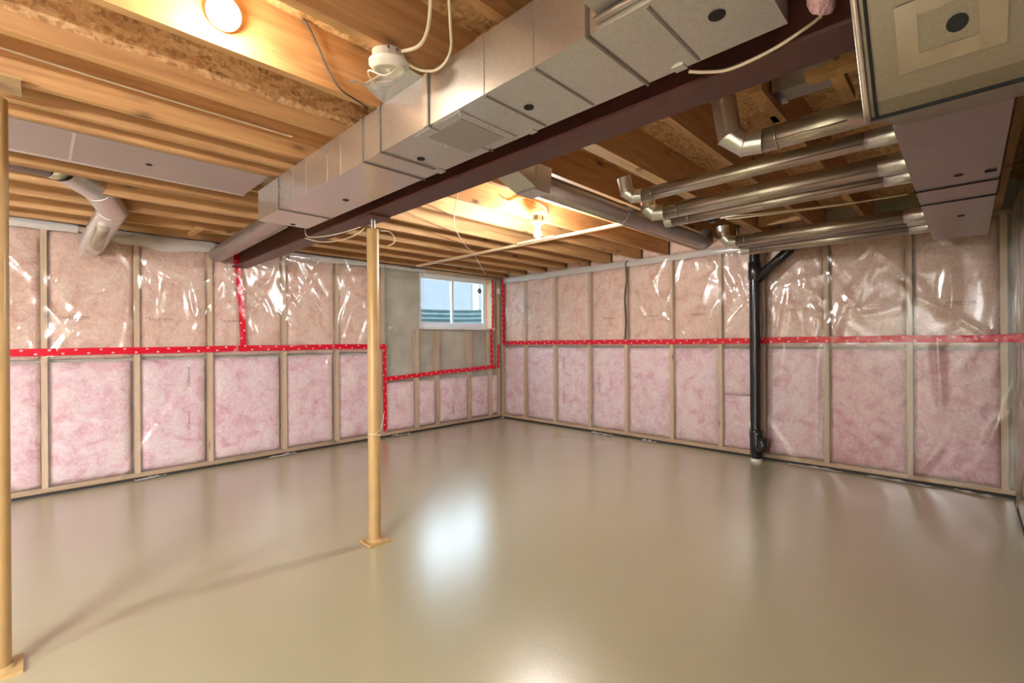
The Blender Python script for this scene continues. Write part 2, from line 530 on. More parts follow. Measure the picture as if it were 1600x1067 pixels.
def batt(P, wall, s0, s1, z0, z1, mat, seed, lump=0.010, flip=False, prints=()):
    w, h = s1 - s0, z1 - z0
    rng = random.Random(seed)
    ph = rng.random() * 9
    def fn(u, v):
        uu = 1 - u if flip else u
        ws = 0.006 * noise.noise(Vector((v * h * 6, ph, uu * 3)))
        wz = 0.006 * noise.noise(Vector((uu * w * 6, ph + 4, v * 3)))
        return P(s0 + uu * w + ws, z0 + v * h + wz, batt_depth(uu, v, w, h, seed, lump))
    nu, nv = max(8, int(w / 0.028)), max(6, int(h / 0.035))
    mb = MB().grid(fn, nu, nv)
    back = [P(s0 + 0.004, z0 + 0.004, -0.088), P(s1 - 0.004, z0 + 0.004, -0.088), P(s1 - 0.004, z1 - 0.004, -0.088), P(s0 + 0.004, z1 - 0.004, -0.088)]
    k = len(mb.v)
    mb.v += back
    W = nu + 1
    edges = [[i for i in range(W)], [j * W + nu for j in range(nv + 1)], [nv * W + i for i in range(nu, -1, -1)], [j * W for j in range(nv, -1, -1)]]
    b = [1, 0, 3, 2] if flip else [0, 1, 2, 3]
    for q in range(4):
        for a, c in zip(edges[q][:-1], edges[q][1:]):
            mb.f.append((a, k + b[q], c))
            mb.s.append(False)
        mb.f.append((edges[q][-1], k + b[q], k + b[(q + 1) % 4]))
        mb.s.append(False)
    o = part('insulation_batt', mb, mat, wall)
    for (u, v, vert) in prints:            # small printed product lines on the batt face
        pm = MB()
        L = 0.20
        rg = random.Random(seed * 31 + int(v * 100))
        for row in (-0.014, 0.0, 0.014):
            t = 0.0
            while t < L:
                q = rg.uniform(0.006, 0.022) if row == 0 else L
                q = min(q, L - t)
                for_h = 0.007 if row == 0 else 0.0028
                if vert:
                    a = (s0 + u * w + row, z0 + v * h + t, s0 + u * w + row + for_h, z0 + v * h + t + q)
                else:
                    a = (s0 + u * w + t, z0 + v * h + row, s0 + u * w + t + q, z0 + v * h + row + for_h)
                vs = []
                for (ss, zz) in ((a[0], a[1]), (a[2], a[1]), (a[2], a[3]), (a[0], a[3])):
                    d = batt_depth((ss - s0) / w, (zz - z0) / h, w, h, seed, lump) + 0.003
                    vs.append(P(ss, zz, d))
                pm._add(vs, [(0, 1, 2, 3)])
                t += q + rg.uniform(0.004, 0.010)
        part('product_print', pm, 'ink', o)
    return o

def poly_sheet(P, wall, s0, s1, z0, z1, mat, seed, amp=0.010, folds=(), name='vapour_barrier', crease=9.0, flip=False, studs=(), taut=0.3):
    w, h = s1 - s0, z1 - z0
    rg = random.Random(seed * 17 + 5)
    lines = []
    for k in range(int(crease * w * h)):
        a, b = s0 + rg.random() * w, z0 + rg.random() * h
        an = rg.choice((1.2, 1.5, 1.75, 2.0, 2.3, 0.9)) + rg.uniform(-0.25, 0.25)
        l = rg.uniform(0.2, 0.6)
        lines.append((a, b, math.cos(an), math.sin(an), l, rg.uniform(0.016, 0.036), rg.uniform(0.008, 0.022)))
    def fn(u, v):
        uu = 1 - u if flip else u
        s, z = s0 + uu * w, z0 + v * h
        p = Vector((s * 2.0, z * 2.0, seed * 5.0))
        wp = p + Vector((noise.noise(p * 0.7), noise.noise(p * 0.7 + Vector((5, 5, 5))), 0)) * 0.8
        a = noise.noise(wp * 1.2)
        q = Vector((wp.x * 2.2 + wp.y * 0.9, wp.y * 0.8 - wp.x * 0.5, seed))
        rid = max(0.0, 1 - abs(noise.noise(q)) * 3.2) ** 3
        d = 0.006 + amp * (0.5 * a + 0.35 * rid)
        for (fs, fz, reach, strength, n, ph) in folds:      # creases gathered at a point
            ds, dz = s - fs, z - fz
            rr = math.hypot(ds, dz)
            if rr < reach:
                an = math.atan2(dz, ds)
                fade = (1 - rr / reach) ** 0.5 * min(1, rr / 0.06)
                c = math.sin(an * n * 0.42 + ph + 2.5 * noise.noise(Vector((an * 2, seed, rr * 2.0))))
                g = max(0.0, noise.noise(Vector((an * 1.7 + ph, seed, 4))) + 0.35)
                d += strength * fade * g * max(0, c) ** 3
        for (la, lb, lc, ls, ll, lw, lh) in lines:
            ax, az = s - la, z - lb
            if abs(ax) > 0.6 or abs(az) > 0.6:
                continue
            t = (ax * lc + az * ls) / ll
            if abs(t) < 1:
                k = (az * lc - ax * ls) / lw
                if abs(k) < 2.6:
                    d += lh * (1 - t * t) * math.exp(-k * k)
        near = min([abs(s - t) for t in studs] or [9])
        if near < 0.05:
            d = 0.004 + (d - 0.004) * (taut + (1 - taut) * near / 0.05)
        return P(s, z, max(0.003, d))
    return part(name, MB().grid(fn, max(6, int(w / 0.022)), max(6, int(h / 0.022))), mat, wall)

def fold_strip(P, wall, s0, s1, zfn, hfn, seed, d0=0.02, flip=False, mat='poly_fold'):
    def fn(u, v):
        uu = 1 - u if flip else u
        s = s0 + uu * (s1 - s0)
        z = zfn(uu) - v * hfn(uu) * (1 + 0.15 * noise.noise(Vector((s * 5, seed, 2))))
        d = d0 + 0.014 * math.sin(v * math.pi) + 0.008 * noise.noise(Vector((s * 6, v * 3, seed)))
        return P(s, z, d)
    return part('sheet_fold', MB().grid(fn, int(abs(s1 - s0) / 0.03) + 4, 6), mat, wall)

def tape_strip(P, pts, width, label, seed=0, flip=False, d0=0.022, vertical=False):
    """pts: (s, z) centre line of a strip of tape on a sheet"""
    pts = [Vector((p[0], p[1], 0)) for p in pts]
    L = sum((b - a).length for a, b in zip(pts, pts[1:]))
    n = max(8, int(L / 0.04))
    def at(t):
        d = t * L
        for a, b in zip(pts, pts[1:]):
            l = (b - a).length
            if d <= l or b is pts[-1]:
                return a + (b - a) * min(1.0, d / l), (b - a).normalized()
            d -= l
    def fn(u, v):
        c, t = at(u)
        nr = Vector((-t.y, t.x, 0))
        wob = 0.006 * noise.noise(Vector((u * L * 1.7, seed, 1)))
        q = c + nr * ((v - 0.5) * width * (1 + 0.08 * noise.noise(Vector((u * L * 4, seed, v)))) + wob)
        return P(q.x, q.y, d0 + 0.0035 * noise.noise(Vector((u * L * 9, v * 1.5, seed))))
    mb = MB().grid(fn, n, 3)
    def fn2(u, v):
        q = fn(u, 1 - v)
        return q - (P(0, 0, 0.0015) - P(0, 0, 0))
    mb.grid(fn2, n, 3)
    o = single('tape_strip', mb, 'tape', label, 'tape')
    lay = o.data.uv_layers.new(name='strip')
    half = (n + 1) * 4
    for li, lp in enumerate(o.data.loops):
        q = lp.vertex_index
        v = (q % half) // (n + 1) / 3
        lay.data[li].uv = ((q % half) % (n + 1) / n * L, v if q < half else 1 - v)
    return o

random.seed(4)
# ---- window wall (left)
PL = frame('left')
Y0, Y1 = YL + DEP + 0.015, YL + DEP + 0.215
WX0, WX1, WZ0, WZ1 = 3.93, 5.33, 1.50, 2.33
wl = MB()
wl.box(XB - 0.2, Y0, 0, WX0, Y1, ZS)
wl.box(WX1, Y0, 0, XR + 0.3, Y1, ZS)
wl.box(WX0, Y0, 0, WX1, Y1, WZ0)
wl.box(WX0, Y0, WZ1, WX1, Y1, ZS)
wall_left = structure('wall_left', wl, 'concrete')
SL = [-3.02, -2.41, -1.80, -1.19, -0.58, 0.035, 0.66, 1.262, 2.0, 2.632, 3.27]
SL_low = [3.82, 4.185, 4.815, 5.265]
stud_h = MB().box(-0.02, 0, 0, 0.02, DEP, 2.34 - 0.10).mesh('stud', M['stud'])
for s in SL + [5.46]:
    place('stud', stud_h, wall_left, (s, YL, 0.06))
for s in SL_low:
    part('stud', wbox(PL, s - 0.02, 0.06, -DEP, s + 0.02, WZ0 - 0.04, 0), 'stud', wall_left)
part('bottom_plate', MB().box(XB, YL, 0.022, XR, YL + DEP, 0.06), 'plate_x', wall_left)
part('sill_gasket', MB().box(XB, YL - 0.012, 0.0, XR, YL + DEP, 0.021), 'gasket', wall_left)
part('top_plate', MB().box(XB, YL, 2.30, 3.29, YL + DEP, 2.338), 'plate_x', wall_left)
part('top_plate', MB().box(3.29, YL, 2.335, XR, YL + DEP, 2.349), 'plate_x', wall_left)
for a, b in zip(SL[:-1], SL[1:]):
    k = int(a * 100) % 97 + 3
    pr = [(0.12, 0.32, False)] if a in (0.035, 0.66, 1.262, -0.58) else []
    batt(PL, wall_left, a + 0.024, b - 0.024, 1.165, 2.295, 'tan', k, 0.010, prints=pr)
    pv = [(0.72, 0.32, True), (0.72, 0.74, True)] if abs(a - 0.66) < 0.01 else []
    batt(PL, wall_left, a + 0.026, b - 0.026 - (0.02 if a > 0 else 0), 0.065, 1.135, 'pink', k + 50, 0.012, prints=pv)
for i, (a, b) in enumerate(zip([3.27] + SL_low, SL_low + [5.46])):
    batt(PL, wall_left, a + 0.024, b - 0.024, 0.065, 0.725, 'pink', 201 + i, 0.012, prints=[(0.45, 0.15, True)] if i == 2 else [])
poly_sheet(PL, wall_left, XB, 3.30, 1.19, 2.34, 'poly', 1, 0.012, studs=SL, folds=[(1.95, 2.28, 1.1, 0.030, 13, 0.4), (1.5, 2.25, 0.7, 0.02, 11, 1.4), (0.35, 2.3, 1.0, 0.022, 12, 0.2), (-0.2, 1.3, 0.8, 0.018, 9, 2.0), (1.27, 1.25, 0.6, 0.015, 9, 1.0)])
poly_sheet(PL, wall_left, XB, 3.28, 0.03, 1.26, 'poly_low', 2, 0.005, crease=2.5, studs=SL, folds=[(0.7, 1.24, 0.5, 0.012, 10, 0.2), (2.5, 1.2, 0.4, 0.012, 9, 1.2), (1.5, 1.22, 0.35, 0.01, 9, 2.2)])
poly_sheet(PL, wall_left, 3.26, 3.93, 0.80, 2.34, 'poly', 3, 0.010, studs=[3.27, 3.82], folds=[(3.95, 2.3, 1.3, 0.024, 14, 0.5), (3.9, 1.2, 0.5, 0.02, 12, 0.5)])
poly_sheet(PL, wall_left, 3.93, 5.34, 0.80, WZ0 - 0.01, 'poly', 4, 0.010, studs=SL_low, folds=[(4.2, 0.9, 0.7, 0.024, 13, 0.5), (4.9, 1.45, 0.6, 0.02, 12, 1.5)])
poly_sheet(PL, wall_left, 3.26, 5.48, 0.03, 0.83, 'poly_low', 5, 0.005, crease=2.5, studs=SL_low)
fold_strip(PL, wall_left, 0.42, 1.30, lambda u: 2.345, lambda u: 0.09 + 0.05 * math.sin(u * 3.1), 1)
fold_strip(PL, wall_left, -3.2, 0.25, lambda u: 2.35, lambda u: 0.07 + 0.05 * (1 - u), 2)
fold_strip(PL, wall_left, 2.05, 3.28, lambda u: 2.348 , lambda u: 0.085 - 0.03 * u, 3)
fold_strip(PL, wall_left, 3.30, 3.95, lambda u: 2.346, lambda u: 0.05, 5)

# tape on the window wall
tape_strip(PL, [(XB, 1.23), (0.1, 1.228), (2.4, 1.238), (3.30, 1.232)], 0.062, 'long red tape strip along the window wall, ending at the post', 1)
tape_strip(PL, [(1.50, 2.26), (1.545, 1.75), (1.565, 1.20)], 0.062, 'short upright red tape strip below the end of the steel beam', 2, d0=0.03)
tape_strip(PL, [(3.08, 2.30), (3.085, 1.27)], 0.05, 'upright red tape strip above the long seam, behind the post', 3)
tape_strip(PL, [(3.278, 1.26), (3.275, 0.085)], 0.055, 'upright red tape strip running down to the floor behind the post', 4, d0=0.026)
tape_strip(PL, [(3.29, 0.79), (4.3, 0.835), (5.34, 0.868)], 0.06, 'slightly rising red tape strip across the wall below the window', 5, d0=0.026)
tape_strip(PL, [(5.25, 1.50), (5.255, 0.86)], 0.06, 'upright red tape strip below the right corner of the window', 6, d0=0.03)
tape_strip(PL, [(5.285, 2.32), (5.285, 1.51)], 0.045, 'thin upright red tape strip beside the window frame', 7, d0=0.024)
tape_strip(PL, [(5.415, 1.24), (5.40, 0.84)], 0.05, 'short upright red tape strip in the room corner', 8, d0=0.03)

# ---- far wall (right)
PR = frame('right')
wall_right = structure('wall_right', MB().box(XR + DEP + 0.015, YN - 0.35, 0, XR + DEP + 0.215, Y1, ZS), 'concrete')
SR = [-0.212, 0.375, 1.007, 1.588, 2.04, 2.626, 3.266, 3.853, 4.496, 5.115, 5.63]
stud_r = MB().box(0, -0.021, 0, DEP, 0.021, 2.34 - 0.10).mesh('stud', M['stud'])
for s in SR:
    place('stud', stud_r, wall_right, (XR, s, 0.06))
part('bottom_plate', MB().box(XR, YN, 0.022, XR + DEP, YL, 0.06), 'plate_y', wall_right)
part('sill_gasket', MB().box(XR - 0.012, YN, 0.0, XR + DEP, YL, 0.021), 'gasket', wall_right)
part('top_plate', MB().box(XR, YN, 2.30, XR + DEP, YL, 2.338), 'plate_y', wall_right)
for i, (a, b) in enumerate(zip(SR[:-1], SR[1:])):
    pr = [(0.25, 0.35, False)] if i in (0, 1, 2, 4, 5, 6) else []
    batt(PR, wall_right, a + 0.026, b - 0.026, 1.215, 2.295, 'tan', 301 + i, 0.010, True, prints=pr)
    top = 1.19
    pv = [(0.75, 0.45, True)] if i == 6 else ([(0.75, 0.25, True), (0.75, 0.7, True)] if i == 7 else [])
    if i == 3:
        batt(PR, wall_right, a + 0.026, b - 0.026, 0.065, 0.66, 'pink', 341, 0.014, True)
        batt(PR, wall_right, a + 0.026, b - 0.026, 0.665, top, 'pink', 342, 0.008, True)
    else:
        batt(PR, wall_right, a + 0.026, b - 0.026, 0.065, top, 'pink_shade' if i < 2 else 'pink', 321 + i, (0.026 if i == 0 else 0.016) if i in (0, 1, 5) else 0.011, True, prints=pv)
for a, b in zip(JR[3:-1], JR[4:]):
    batt(PR, wall_right, a + 0.045 + (0.04 if abs(a - 1.42) < 0.01 else 0), b - 0.005, 2.352, 2.58, 'tan', int(a * 100) + 400, 0.014, True)
poly_sheet(PR, wall_right, YN, YL, 1.24, 2.34, 'poly', 11, 0.011, studs=SR, flip=True, folds=[(1.75, 1.85, 0.8, 0.020, 15, 0.4), (1.35, 1.9, 0.6, 0.02, 16, 1.0), (4.6, 2.2, 1.0, 0.020, 13, 0.4), (4.9, 1.35, 0.7, 0.016, 11, 1.0), (2.05, 2.2, 0.8, 0.022, 12, 2.0), (0.9, 1.5, 0.5, 0.012, 11, 0.4)])
poly_sheet(PR, wall_right, YN, YL, 0.03, 1.30, 'poly_low', 12, 0.006, crease=2.5, studs=SR, flip=True, folds=[(4.2, 1.1, 0.8, 0.014, 11, 0.6), (1.4, 1.25, 0.4, 0.012, 9, 1.2), (5.2, 1.2, 0.7, 0.012, 9, 2.2)])
fold_strip(PR, wall_right, 1.7, 5.55, lambda u: 2.348, lambda u: 0.075 + 0.02 * u, 7, 0.03, True)
tape_strip(PR, [(YN + 0.02, 1.292), (0.7, 1.289), (2.6, 1.272), (4.7, 1.268), (5.58, 1.258)], 0.062, 'long red tape strip along the wall behind the black drain pipe', 11, d0=0.022)
tape_strip(PR, [(5.575, 2.34), (5.56, 1.26)], 0.055, 'tall upright red tape strip on the far wall beside the corner', 12, d0=0.026)

# ---- wall beside the camera
PN = frame('near')
wall_near = structure('wall_near', MB().box(XB - 0.2, YN - DEP - 0.215, 0, XR + DEP + 0.2, YN - DEP - 0.015, ZS), 'concrete')
SN = [XB + 0.05 + 0.61 * i for i in range(15)]
stud_n = MB().box(-0.02, -DEP, 0, 0.02, 0, 2.34 - 0.10).mesh('stud', M['stud'])
for s in SN:
    place('stud', stud_n, wall_near, (s, YN, 0.06))
part('bottom_plate', MB().box(XB, YN - DEP, 0.022, XR, YN, 0.06), 'plate_x', wall_near)
part('sill_gasket', MB().box(XB, YN - DEP, 0.0, XR - 0.02, YN + 0.012, 0.021), 'gasket', wall_near)
part('top_plate', MB().box(XB, YN - DEP, 2.30, XR, YN, 2.338), 'plate_x', wall_near)
for i, (a, b) in enumerate(zip(SN[:-1], SN[1:])):
    batt(PN, wall_near, a + 0.024, b - 0.024, 1.215, 2.295, 'tan', 501 + i, 0.010, True)
    batt(PN, wall_near, a + 0.024, b - 0.024, 0.065, 1.19, 'pink', 521 + i, 0.011, True)
poly_sheet(PN, wall_near, XB, XR - 0.03, 0.03, 2.34, 'poly_low', 21, 0.012, crease=5.0, studs=SN, flip=True, folds=[(5.3, 2.2, 1.0, 0.02, 12, 0.3)])
tape_strip(PN, [(XB, 1.29), (XR - 0.03, 1.292)], 0.062, 'red tape strip on the insulated wall beside the trunk duct', 13, d0=0.024)

# ---- rear wall, out of the photograph
structure('wall_rear', MB().box(XB - 0.2, YN - 0.35, 0, XB, Y1, ZS), 'concrete')

# ------------------------------------------------------------------ window and what lies outside it
win = thing('window_1', (4.63, Y0 + 0.09, WZ0), None, None)
win['kind'] = 'structure'
fy0, fy1 = Y0 + 0.05, Y0 + 0.12
fr = MB()
fr.box(WX0, fy0, WZ0, WX1, fy1, WZ0 + 0.055)
fr.box(WX0, fy0, WZ1 - 0.05, WX1, fy1, WZ1)
fr.box(WX0, fy0, WZ0 + 0.055, WX0 + 0.05, fy1, WZ1 - 0.05)
fr.box(WX1 - 0.05, fy0, WZ0 + 0.055, WX1, fy1, WZ1 - 0.05)
part('window_frame', fr, 'vinyl', win)
xm = 4.60
for (a, b, yo) in ((WX0 + 0.05, xm + 0.02, 0.035), (xm - 0.02, WX1 - 0.05, 0.005)):
    s = MB()
    z0, z1 = WZ0 + 0.055, WZ1 - 0.05
    s.box(a, fy0 + yo, z0, b, fy0 + yo + 0.025, z0 + 0.035)
    s.box(a, fy0 + yo, z1 - 0.035, b, fy0 + yo + 0.025, z1)
    s.box(a, fy0 + yo, z0 + 0.035, a + 0.035, fy0 + yo + 0.025, z1 - 0.035)
    s.box(b - 0.035, fy0 + yo, z0 + 0.035, b, fy0 + yo + 0.025, z1 - 0.035)
    sash = part('sash', s, 'vinyl', win)
    part('pane', MB().box(a + 0.035, fy0 + yo + 0.010, z0 + 0.035, b - 0.035, fy0 + yo + 0.015, z1 - 0.035), 'glass', sash)
part('window_sill', MB().box(WX0 - 0.02, YL - 0.01, WZ0 - 0.025, WX1 + 0.02, fy0 + 0.01, WZ0 + 0.002), 'vinyl', win)
part('window_buck', MB().box(WX1 - 0.03, YL, WZ0, WX1 + 0.02, fy0, WZ1), 'stud', win)
part('window_header', MB().box(WX0 - 0.02, YL + 0.01, WZ1 - 0.012, WX1 + 0.02, fy0, WZ1 + 0.005), 'plate_x', win)
stk = thing('window_sticker', (5.16, fy0 + 0.0, 2.13), 'round navy sticker with a white mark on the right window pane', 'sticker')
part('disc', MB().lathe([(0.0, 0.0), (0.042, 0.0), (0.042, 0.003), (0.0, 0.003)], (5.16, fy0 + 0.006, 2.13), (0, -1, 0), 24, False), 'navy', stk)
mk = MB()
for a in ((-0.012, -0.014, -0.006, 0.014), (0.006, -0.014, 0.012, 0.014), (-0.006, -0.003, 0.006, 0.003)):
    mk.box(5.16 + a[0], fy0 + 0.0015, 2.13 + a[1], 5.16 + a[2], fy0 + 0.0028, 2.13 + a[3])
part('mark', mk, 'vinyl', stk)

def well_fn(u, v):
    a = math.pi * (1 - u)
    r = 0.85 + 0.018 * math.sin(v * 0.75 / 0.085 * 2 * math.pi)
    return (4.63 + 1.05 * r / 0.85 * math.cos(a), Y1 + 0.01 + r * math.sin(a), 1.16 + 0.70 * v)
wm = MB().grid(well_fn, 40, 60)
def well_back(u, v):
    p = well_fn(1 - u, v)
    return (4.63 + (p[0] - 4.63) * 1.01, Y1 + 0.01 + (p[1] - Y1 - 0.01) * 1.01, p[2])
wm.grid(well_back, 40, 60)
well = thing('window_well', (4.63, Y1 + 0.4, 1.15), 'corrugated steel window well outside the basement window', 'window well')
part('corrugated_liner', wm, 'well', well)
part('gravel_bed', MB().box(3.6, Y1 + 0.01, 1.10, 5.66, Y1 + 0.9, 1.16), 'concrete', well)
hs = thing('neighbour_house', (6.0, 10.2, 1.7), 'pale grey house wall seen through the basement window', 'house')
part('corner_trim', MB().box(8.62, 9.96, 1.7, 8.80, 10.0, 3.5), 'beige_trim', hs)
part('stucco_wall', MB().box(-2, 10.0, 1.7, 16, 10.3, 3.5), 'siding', hs)

# ------------------------------------------------------------------ steel beam and posts
bx0, bx1, bz0, bz1 = 1.45, 1.60, 2.104, 2.312
bp = [(bx0, bz0), (bx1, bz0), (bx1, bz0 + 0.011), (1.532, bz0 + 0.013), (1.532, bz1 - 0.013), (bx1, bz1 - 0.011), (bx1, bz1), (bx0, bz1), (bx0, bz1 - 0.011), (1.518, bz1 - 0.013), (1.518, bz0 + 0.013), (bx0, bz0 + 0.011)]
bm = MB().extrude([(z, x) for x, z in bp], 1, YN + 0.03, 5.60)
beam = thing('steel_beam', (1.525, 2.7, bz0), 'dark red primed steel beam running under the joists beside the main duct', 'beam')
part('i_section', bm, 'beam', beam)
part('nailer_board', MB().box(1.455, YN + 0.03, bz1 + 0.001, 1.595, 5.60, ZJ - 0.001), 'joist', beam)

def support_post(x, y, ztop, label, cap='beam'):
    t = thing('support_post', (x, y, 0), label, 'post')
    part('base_plate', MB().box(x - 0.07, y - 0.075, 0.0, x + 0.07, y + 0.075, 0.013), 'post', t)
    weld = MB().lathe([(0.054, 0.013), (0.046, 0.022), (0.040, 0.028)], (x, y, 0), seg=24)
    part('weld_collar', weld, 'post', t)
    part('pole', MB().lathe([(0.0385, 0.013), (0.0385, ztop - 0.08), (0.037, ztop - 0.075), (0.0, ztop - 0.075)], (x, y, 0), seg=28), 'post', t)
    sj = part('screw_jack', MB().lathe([(0.016, ztop - 0.075), (0.016, ztop - 0.012)], (x, y, 0), seg=16), 'steel', t)
    part('cap_plate', MB().box(x - 0.075, y - 0.09, ztop - 0.012, x + 0.075, y + 0.09, ztop - 0.001), cap, t)
    return t
p1 = support_post(1.525, 2.755, 2.104, 'cream steel post standing on the floor under the red beam')
part('post_tie', MB().tube([(1.525 + 0.0405 * math.cos(a * 0.5), 2.755 + 0.0405 * math.sin(a * 0.5), 0.70 + 0.006 * math.sin(a)) for a in range(13)], 0.0025, 6), 'white', p1)
part('post_tie', MB().tube(smooth_path([(1.50, 2.718, 0.705), (1.53, 2.70, 0.73), (1.55, 2.69, 0.78), (1.56, 2.695, 0.83)]), 0.0015, 5), 'white', p1)
support_post(-0.118, 2.745, ZJ, 'cream steel post standing clear of the beam under the joists', 'post')

# ------------------------------------------------------------------ main duct beside the beam
dx0, dx1, dz0, dz1 = 1.046, 1.374, 2.122, 2.322
dt = thing('main_duct', (1.235, 1.9, dz0), 'galvanized rectangular main duct running alongside the red steel beam', 'duct')
cuts = [0.33, 0.73, 1.46, 1.81, 1.965, 3.03, 3.42]
for a, b in zip(cuts[:-1], cuts[1:]):
    part('duct_section', MB().box(dx0, a + 0.001, dz0, dx1, b - 0.001, dz1), 'duct', dt)
for y in cuts[1:-1]:
    part('seam_cleat', MB().box(dx0 - 0.006, y - 0.004, dz0 - 0.006, dx1 + 0.006, y + 0.004, dz1 + 0.006), 'steel', dt)
    part('drive_cleat', MB().box(dx0 - 0.005, y + 0.006, dz0 - 0.0005, dx0 + 0.0005, y + 0.028, dz1), 'duct', dt)
for y in (1.15, 0.93, 2.20, 2.35, 2.62, 2.80):
    part('stiffening_bead', MB().box(dx0 - 0.0025, y - 0.003, dz0 + 0.002, dx0 + 0.001, y + 0.003, dz1 - 0.004), 'duct', dt)
for y in (1.15, 0.93, 0.56):
    part('stiffening_bead', MB().box(dx0 + 0.01, y - 0.004, dz0 - 0.003, dx1 - 0.01, y + 0.004, dz0 + 0.001), 'steel', dt)
for (x, y, r) in ((1.212, 1.755, 0.017), (1.253, 2.57, 0.017), (1.215, 1.10, 0.017), (1.21, 0.45, 0.020), (1.25, 3.36, 0.016)):
    part('test_hole', MB().lathe([(0, -0.002), (r, -0.002), (r * 1.08, 0.002), (0, 0.002)], (x, y, dz0 - 0.0015), seg=18, smooth=False), 'hole', dt)
ap = part('access_panel', MB().box(1.058, 1.29, dz0 - 0.005, 1.352, 1.575, dz0 - 0.0005), 'duct', dt)
part('panel_face', MB().box(1.093, 1.325, dz0 - 0.007, 1.317, 1.54, dz0 - 0.0052), 'duct_dull', ap)
for x in (1.072, 1.205, 1.338):
    for y in (1.305, 1.56):
        part('screw', MB().lathe([(0.0, -0.004), (0.005, -0.003), (0.006, 0.0)], (x, y, dz0 - 0.005), seg=8), 'screw', ap)
part('hanger_strap', MB().box(dx1 - 0.03, 1.20, dz0 - 0.004, dx1 + 0.004, 1.235, dz0 - 0.0005), 'duct', dt)
part('hanger_strap', MB().box(dx1 - 0.03, 0.60, dz0 - 0.004, dx1 + 0.004, 0.635, dz0 - 0.0005), 'duct', dt)
part('hanger_strap', MB().box(dx1 - 0.04, 1.79, dz0 - 0.008, dx1 + 0.004, 1.83, dz0 - 0.0005), 'duct', dt)
# takeoff on the near side, with a rolled flange along the duct's lower edge
part('side_takeoff', MB().box(0.93, 0.36, 2.16, dx0 - 0.001, 0.695, 2.315), 'duct_dull', dt)
part('takeoff_flange', MB().tube([(dx0 - 0.008, 0.35, 2.146), (dx0 - 0.008, 0.70, 2.146)], 0.010, 10), 'pipe', dt)
# outlet flap bent from the duct top next to the ceiling box
part('bent_flap', MB()._add([(1.05, 1.50, 2.322), (1.05, 1.79, 2.322), (0.93, 1.75, 2.344), (0.96, 1.52, 2.344), (1.05, 1.50, 2.326), (1.05, 1.79, 2.326), (0.93, 1.75, 2.348), (0.96, 1.52, 2.348)], [(0, 1, 2, 3), (7, 6, 5, 4), (0, 4, 5, 1), (1, 5, 6, 2), (2, 6, 7, 3), (3, 7, 4, 0)]), 'duct', dt)

# round run from the end of the main duct into the window wall
rp = thing('branch_pipe', (1.28, 4.5, 2.1), 'ribbed round duct from the main duct end into the window wall', 'duct pipe')
part('pipe_run', MB().tube([(1.22, 3.432, 2.215), (1.25, 3.62, 2.213), (1.31, 5.60, 2.215)], 0.072, 18), 'pipe_dark', rp)
part('start_collar', MB().tube([(1.225, 3.432, 2.215), (1.235, 3.53, 2.214)], 0.078, 18), 'pipe', rp)
part('seam_ridge', MB().tube([(1.30, 3.6, 2.157), (1.36, 5.6, 2.16)], 0.005, 6), 'pipe', rp)

# sheet-metal panel closing the joist bay on the left
pn = thing('joist_bay_panel', (-0.9, 3.42, ZJ - 0.002), 'flat sheet metal panel nailed under the joists left of the main duct', 'metal panel')
for a, b in ((XB + 0.02, -1.12), (-1.118, 0.13), (0.132, 1.03)):
    part('sheet', MB().box(a, 3.155, ZJ - 0.003, b, 3.685, ZJ - 0.001), 'duct_dull', pn)
part('lap_seam', MB().box(0.125, 3.155, ZJ - 0.006, 0.137, 3.685, ZJ - 0.0032), 'duct', pn)
part('folded_edge', MB().box(XB + 0.02, 3.655, ZJ - 0.007, 1.03, 3.687, ZJ - 0.0032), 'duct', pn)
part('test_hole', MB().lathe([(0, -0.002), (0.016, -0.002), (0.016, 0.001), (0, 0.001)], (0.46, 3.42, ZJ - 0.005), seg=16, smooth=False), 'hole', pn)

def gores(pts, r, name, mat, parent, seg=18):
    """a segmented elbow: each straight piece its own part, mitred where it meets the next"""
    pts = [Vector(p) for p in pts]
    dirs = [(b - a).normalized() for a, b in zip(pts, pts[1:])]
    rings = []
    nrm = None
    for i, p in enumerate(pts):
        a, b = dirs[max(i - 1, 0)], dirs[min(i, len(dirs) - 1)]
        t = (a + b).normalized()
        if nrm is None:
            ref = Vector((0, 0, 1)) if abs(a.z) < 0.9 else Vector((1, 0, 0))
            nrm = (ref - a * ref.dot(a)).normalized()
        nrm = (nrm - a * nrm.dot(a)).normalized()
        bi = a.cross(nrm)
        ring = []
        for k in range(seg):
            an = 2 * math.pi * k / seg
            o = r * (math.cos(an) * nrm + math.sin(an) * bi)
            ring.append(p + o - a * (o.dot(t) / a.dot(t)))      # slide along the pipe onto the mitre plane
        rings.append(ring)
    for q, (a, b) in enumerate(zip(rings[:-1], rings[1:])):
        mb = MB()._add(a + b, [(k, (k + 1) % seg, seg + (k + 1) % seg, seg + k) for k in range(seg)], True)
        part(name, mb, mat, parent)
    for q, ring in enumerate(rings[1:-1]):
        part('gore_bead', MB().tube(ring + ring[:2], 0.0028, 6, caps=False), 'duct', parent)

